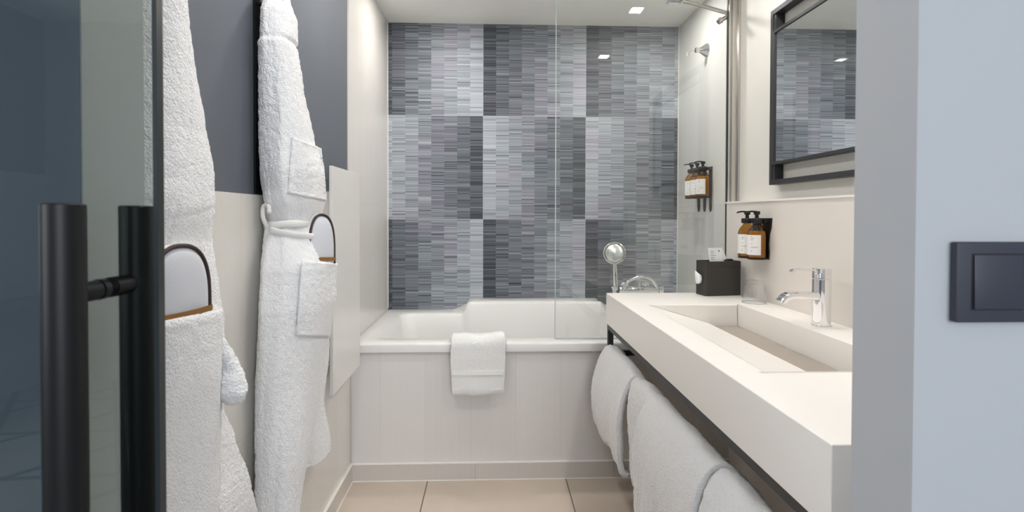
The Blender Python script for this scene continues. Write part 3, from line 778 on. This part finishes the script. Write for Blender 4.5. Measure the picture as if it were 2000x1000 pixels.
def surf(o):
    me = o.data; return BVHTree.FromPolygons([v.co[:] for v in me.vertices], [p.vertices[:] for p in me.polygons])
def on_robe(bvh, px, py, lift):
    """point on the cloth along a sight line, lifted off the cloth by `lift`"""
    d = look(px, py); hit = bvh.ray_cast(EYE, d)
    if hit[0] is not None: return hit[0]-d*lift
    best = None
    for k in range(120):
        p = EYE+d*(.6+k*.012); q = bvh.find_nearest(p)
        if best is None or q[3] < best[0]: best = (q[3], p)
    return best[1]-d*lift
def patch(name, bvh, corners, lift, thick, parent, mat='terry', nu=46, nv=60, bulge=0., seed=0.):
    """sewn-on pocket: a padded sheet following the cloth; corners TL, TR, BR, BL"""
    tl, tr, br, bl = [Vector(c) for c in corners]; F = []; Bk = []
    bm = bmesh.new()
    P = [[None]*(nu+1) for _ in range(nv+1)]
    for j in range(nv+1):
        for i in range(nu+1):
            u, v = i/nu, j/nv
            q = (tl*(1-u)+tr*u)*(1-v)+(bl*(1-u)+br*u)*v
            lf = lift if not isinstance(lift, tuple) else (lift[0]*(1-u)+lift[1]*u)*(1-v)+(lift[3]*(1-u)+lift[2]*u)*v
            P[j][i] = on_robe(bvh, q.x, q.y, lf+bulge*math.sin(PI*u)*(1-v))
    for _ in range(6):              # let the cloth relax
        Pn = [r[:] for r in P]
        for j in range(nv+1):
            for i in range(nu+1):
                nb = [P[a][b2] for a, b2 in ((j-1, i), (j+1, i), (j, i-1), (j, i+1)) if 0 <= a <= nv and 0 <= b2 <= nu]
                Pn[j][i] = P[j][i]*.4+sum(nb, Vector())*(.6/len(nb)) if 0 < i < nu and 0 < j < nv else P[j][i]
        P = Pn
    def nrm(j, i):
        a = P[j][min(i+1, nu)]-P[j][max(i-1, 0)]; b2 = P[min(j+1, nv)][i]-P[max(j-1, 0)][i]
        n_ = a.cross(b2).normalized(); return n_ if n_.dot(EYE-P[j][i]) > 0 else -n_
    for j in range(nv+1):
        ra, rb = [], []
        for i in range(nu+1):
            n_ = nrm(j, i); p = P[j][i]; ed = min(i, nu-i, j, nv-j)
            t = thick*(.55+.45*min(1, ed/2.)) + (.0016 if ed <= 2 else 0)
            tx = .0012*noise.noise(p*230)+.0014*noise.noise(p*90)
            ra.append(bm.verts.new(p+n_*(t+tx))); rb.append(bm.verts.new(p-n_*.002))
        F.append(ra); Bk.append(rb)
    for j in range(nv):
        for i in range(nu):
            bm.faces.new((F[j][i], F[j][i+1], F[j+1][i+1], F[j+1][i])); bm.faces.new((Bk[j][i], Bk[j+1][i], Bk[j+1][i+1], Bk[j][i+1]))
    for i in range(nu):
        bm.faces.new((F[0][i], Bk[0][i], Bk[0][i+1], F[0][i+1])); bm.faces.new((F[nv][i], F[nv][i+1], Bk[nv][i+1], Bk[nv][i]))
    for j in range(nv):
        bm.faces.new((F[j][0], F[j+1][0], Bk[j+1][0], Bk[j][0])); bm.faces.new((F[j][nu], Bk[j][nu], Bk[j+1][nu], F[j+1][nu]))
    return obj(name, bm, mat, parent, smooth=True)
def cord(name, bvh, pix, r, lift, parent, flat=1.8):
    P = smooth_path([on_robe(bvh, x, y, lift) for x, y in pix], 8); bm = bmesh.new()
    for i in range(1, len(P)-1): pass
    tube(bm, P, r, 14, flat=1/flat); return obj(name, bm, 'rope', parent, smooth=True)

def slipper(label, L, Rr, z0, h, skew, lean):
    """closed-toe slipper standing toe up; L and Rr are the two ends of its width at pocket height"""
    L, Rr = Vector(L), Vector(Rr); u = (Rr-L); wd = u.length; u.normalize(); v = Vector((0, 0, 1))
    n_ = u.cross(v); n_ = n_ if n_.dot(EYE-L) > 0 else -n_
    v = (v-n_*lean).normalized(); c0 = (L+Rr)/2; c0.z = z0
    o = thing('slipper', label, 'slipper', c0)
    def outl(sc_, n=40, low=-.012):
        pts = [(-wd/2*sc_, low)]
        for k in range(n+1):
            s = -1+2*k/n; a = PI*(1-k/n)
            x = math.copysign(abs(math.cos(a))**.85, math.cos(a)); y = abs(math.sin(a))**.62
            pts.append((x*wd/2*sc_+skew*y, y*h*(1 if sc_ <= 1 else 1.02)))
        pts.append((wd/2*sc_, low)); return pts
    def P(a, b2, d=0.): return c0+u*a+v*b2+n_*d
    bm = bmesh.new(); extrude_poly(bm, [P(a, b2, -.012) for a, b2 in outl(1.05)], n_*.009); obj('sole', bm, 'sole', o)
    bm = bmesh.new(); pts = outl(.97, 40)
    nr = 8; rings_ = []
    for r_ in range(nr+1):
        t = 1-r_/nr*.999
        cen = Vector((0, h*.25)); rings_.append([bm.verts.new(P(cen.x+(a-cen.x)*t, cen.y+(b2-cen.y)*t, -.003+.012*math.sqrt(max(0, 1-t*t)))) for a, b2 in pts])
    for A, B in zip(rings_, rings_[1:]):
        for k in range(len(A)-1): bm.faces.new((A[k], A[k+1], B[k+1], B[k]))
        bm.faces.new((A[-1], A[0], B[0], B[-1]))
    bm.faces.new(rings_[-1]); bm.faces.new(rings_[0])
    obj('upper', bm, 'slip', o, smooth=True)
    bm = bmesh.new(); tube(bm, [P(a, b2, -.001) for a, b2 in outl(.985, 40)], .0034, 10); obj('piping', bm, 'piping', o, smooth=True)
    bm = bmesh.new()
    G = [[bm.verts.new(P(-wd/2*.95+wd*.95*i/12, b2, .0058+.007*math.sin(PI*i/12))) for i in range(13)] for b2 in (-.004, .0055)]
    for i in range(12): bm.faces.new((G[0][i], G[0][i+1], G[1][i+1], G[1][i]))
    bmesh.ops.solidify(bm, geom=bm.faces[:], thickness=.002)
    obj('band', bm, 'tan', o, smooth=True, angle=40)
    return o

hk = thing('robe_wall_strip', 'narrow black upright strip with a hook behind the further bathrobe', 'hook', (XL-.004, 1.44, 1.2))
obj('strip', boxes((XL-.0078, XL-.002, 1.428, 1.462, 1.192, 1.715)), 'black_soft', hk)  # thin black strip on the blue wall, down to the tile edge
bm = bmesh.new(); tube(bm, smooth_path([(XL-.004, 1.445, 1.68), (XL+.045, 1.445, 1.682), (XL+.06, 1.445, 1.70), (XL+.06, 1.445, 1.72)], 6), .006, 12)
obj('hook', bm, 'black_soft', hk, smooth=True)
hk2 = thing('robe_wall_strip', 'black upright strip behind the nearer bathrobe, by the glass door', 'hook', (XL-.004, .88, 1.2))
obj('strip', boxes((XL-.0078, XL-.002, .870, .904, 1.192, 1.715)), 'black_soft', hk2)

# --- the further robe
R2 = [(1.760, -.566, 1.500, .006, .012), (1.706, -.568, 1.480, .045, .028), (1.655, -.560, 1.472, .066, .038), (1.594, -.556, 1.460, .062, .041), (1.585, -.558, 1.457, .059, .039),
      (1.574, -.555, 1.452, .062, .043), (1.485, -.550, 1.462, .073, .048), (1.342, -.542, 1.489, .102, .056), (1.249, -.536, 1.515, .134, .062),
      (1.179, -.536, 1.526, .134, .062), (1.115, -.543, 1.528, .108, .053), (1.073, -.538, 1.536, .140, .062), (.995, -.527, 1.545, .178, .073),
      (.896, -.526, 1.537, .190, .074), (.802, -.530, 1.512, .168, .069), (.696, -.536, 1.490, .150, .062), (.558, -.540, 1.453, .118, .058),
      (.383, -.548, 1.411, .072, .050), (.30, -.552, 1.400, .055, .046)]
rb = thing('bathrobe', 'white terry bathrobe with a breast pocket, hanging beside the white wall panel', 'bathrobe', (-.55, 1.47, 1.7), 'bathrobes on the left wall')
body = loft('robe_body', R2, rb, 3., [(3, .04, 1., 2.), (5, .014, .5, -3.), (7, .008, 2., 2.)], creases=[(1.585, .0, .004, .03), (1.33, .25, .03, .03)])
bv = surf(body)
loft('back_panel', [(.90, -.568, 1.70, .13, .03), (.85, -.568, 1.715, .165, .03), (.69, -.566, 1.717, .147, .032), (.551, -.566, 1.700, .108, .032), (.40, -.562, 1.737, .134, .036), (.372, -.562, 1.737, .13, .036)],
     rb, 8., [(4, .06, 0, 5)], nz=120, na=130, slant=-.02)
patch('breast_pocket', bv, [(570, 268), (628, 290), (636, 392), (562, 377)], .002, .0035, rb)
patch('side_pocket', bv, [(589, 509), (658, 514), (643, 657), (578, 655)], (.012, .055, .012, .002), .004, rb, bulge=.004)
cord('belt', bv, [(519, 436), (530, 440), (560, 437), (590, 437), (614, 437), (628, 442)], .010, .006, rb, flat=1.5)
cord('belt', bv, [(519, 441), (532, 450), (560, 456), (590, 460), (612, 462), (628, 458)], .009, .004, rb, flat=1.5)
def pxy(x, px, py): d = look(px, py); return EYE+d*(x/d.x)
bm = bmesh.new(); tube(bm, smooth_path([pxy(-.57, 524, 446), pxy(-.58, 514, 425), pxy(-.58, 515, 404), pxy(-.565, 524, 402), pxy(-.55, 526, 415)], 8), .0058, 12); obj('belt_loop', bm, 'rope', rb, smooth=True)
bm = bmesh.new(); tube(bm, smooth_path([pxy(-.57, 522, 446), pxy(-.575, 519, 470), pxy(-.578, 516, 520), pxy(-.58, 514, 570), pxy(-.58, 513, 606)], 8), [.006]*25+[.0062]*8, 12); obj('belt_end', bm, 'rope', rb, smooth=True)
slipper('white slipper with dark piping in the side pocket of the further bathrobe', pxy(-.480, 604, 505), pxy(-.441, 654, 505), 1.017, .121, .006, .03)

# --- the nearer robe
R1 = [(1.72, -.58, .905, .02, .02), (1.66, -.562, .905, .05, .035), (1.56, -.553, .904, .062, .045), (1.479, -.550, .903, .069, .048), (1.396, -.548, .899, .088, .050), (1.298, -.544, .897, .108, .054), (1.209, -.540, .898, .126, .058),
      (1.152, -.538, .893, .129, .060), (1.095, -.541, .894, .126, .057), (.997, -.536, .889, .144, .062), (.948, -.534, .892, .152, .064),
      (.875, -.534, .887, .153, .064), (.810, -.536, .886, .154, .062), (.668, -.538, .877, .148, .060), (.589, -.540, .873, .144, .058), (.40, -.544, .87, .13, .055)]
ra = thing('bathrobe', 'white terry bathrobe nearest the glass door, with a fluffy sleeve cuff hanging out', 'bathrobe', (-.55, .9, 1.7), 'bathrobes on the left wall')
body1 = loft('robe_body', R1, ra, 21., [(3, .03, 2., 3.), (5, .03, 1.5, -4.)], creases=[(1.135, .02, .004, .03), (1.27, .5, .02, .05)], nz=340, na=260, texture=.0015)
bv1 = surf(body1)
loft('back_panel', [(.90, -.570, 1.03, .085, .028), (.86, -.568, 1.046, .092, .03), (.75, -.568, 1.049, .098, .03), (.664, -.564, 1.067, .122, .034), (.553, -.558, 1.088, .152, .040), (.44, -.558, 1.107, .172, .040)],
     ra, 5., [(4, .05, 0, 5)], nz=150, na=150)
patch('side_pocket', bv1, [(255, 640), (431, 603), (424, 1020), (245, 1060)], (.016, .010, .002, .002), .005, ra, bulge=.012)
bm = bmesh.new()
sp = smooth_path([pxy(-.485, 420, 640), pxy(-.475, 434, 680), pxy(-.468, 446, 720), pxy(-.462, 452, 750), pxy(-.458, 454, 776), pxy(-.457, 452, 792)], 14)
sl = [0.]
for p_, q_ in zip(sp, sp[1:]): sl.append(sl[-1]+(q_-p_).length)
rad = [(.008+.0165*sstep(x_/sl[-1]*1.2))*math.sqrt(max(.003, 1-max(0, (x_-sl[-1]+.024)/.024)**2)) for x_ in sl]
tube(bm, sp, rad, 60)
for v in bm.verts:
    v.co += (v.co-min(sp, key=lambda q: (q-v.co).length)).normalized()*(.0018*noise.noise(v.co*190)+.0028*noise.noise(v.co*55))
obj('sleeve_cuff', bm, 'terry', ra, smooth=True)
slipper('white slipper with dark piping in the pocket of the bathrobe nearest the glass door', on_robe(bv1, 292, 626, .022), on_robe(bv1, 411, 597, .016), .985, .104, .0, .0)
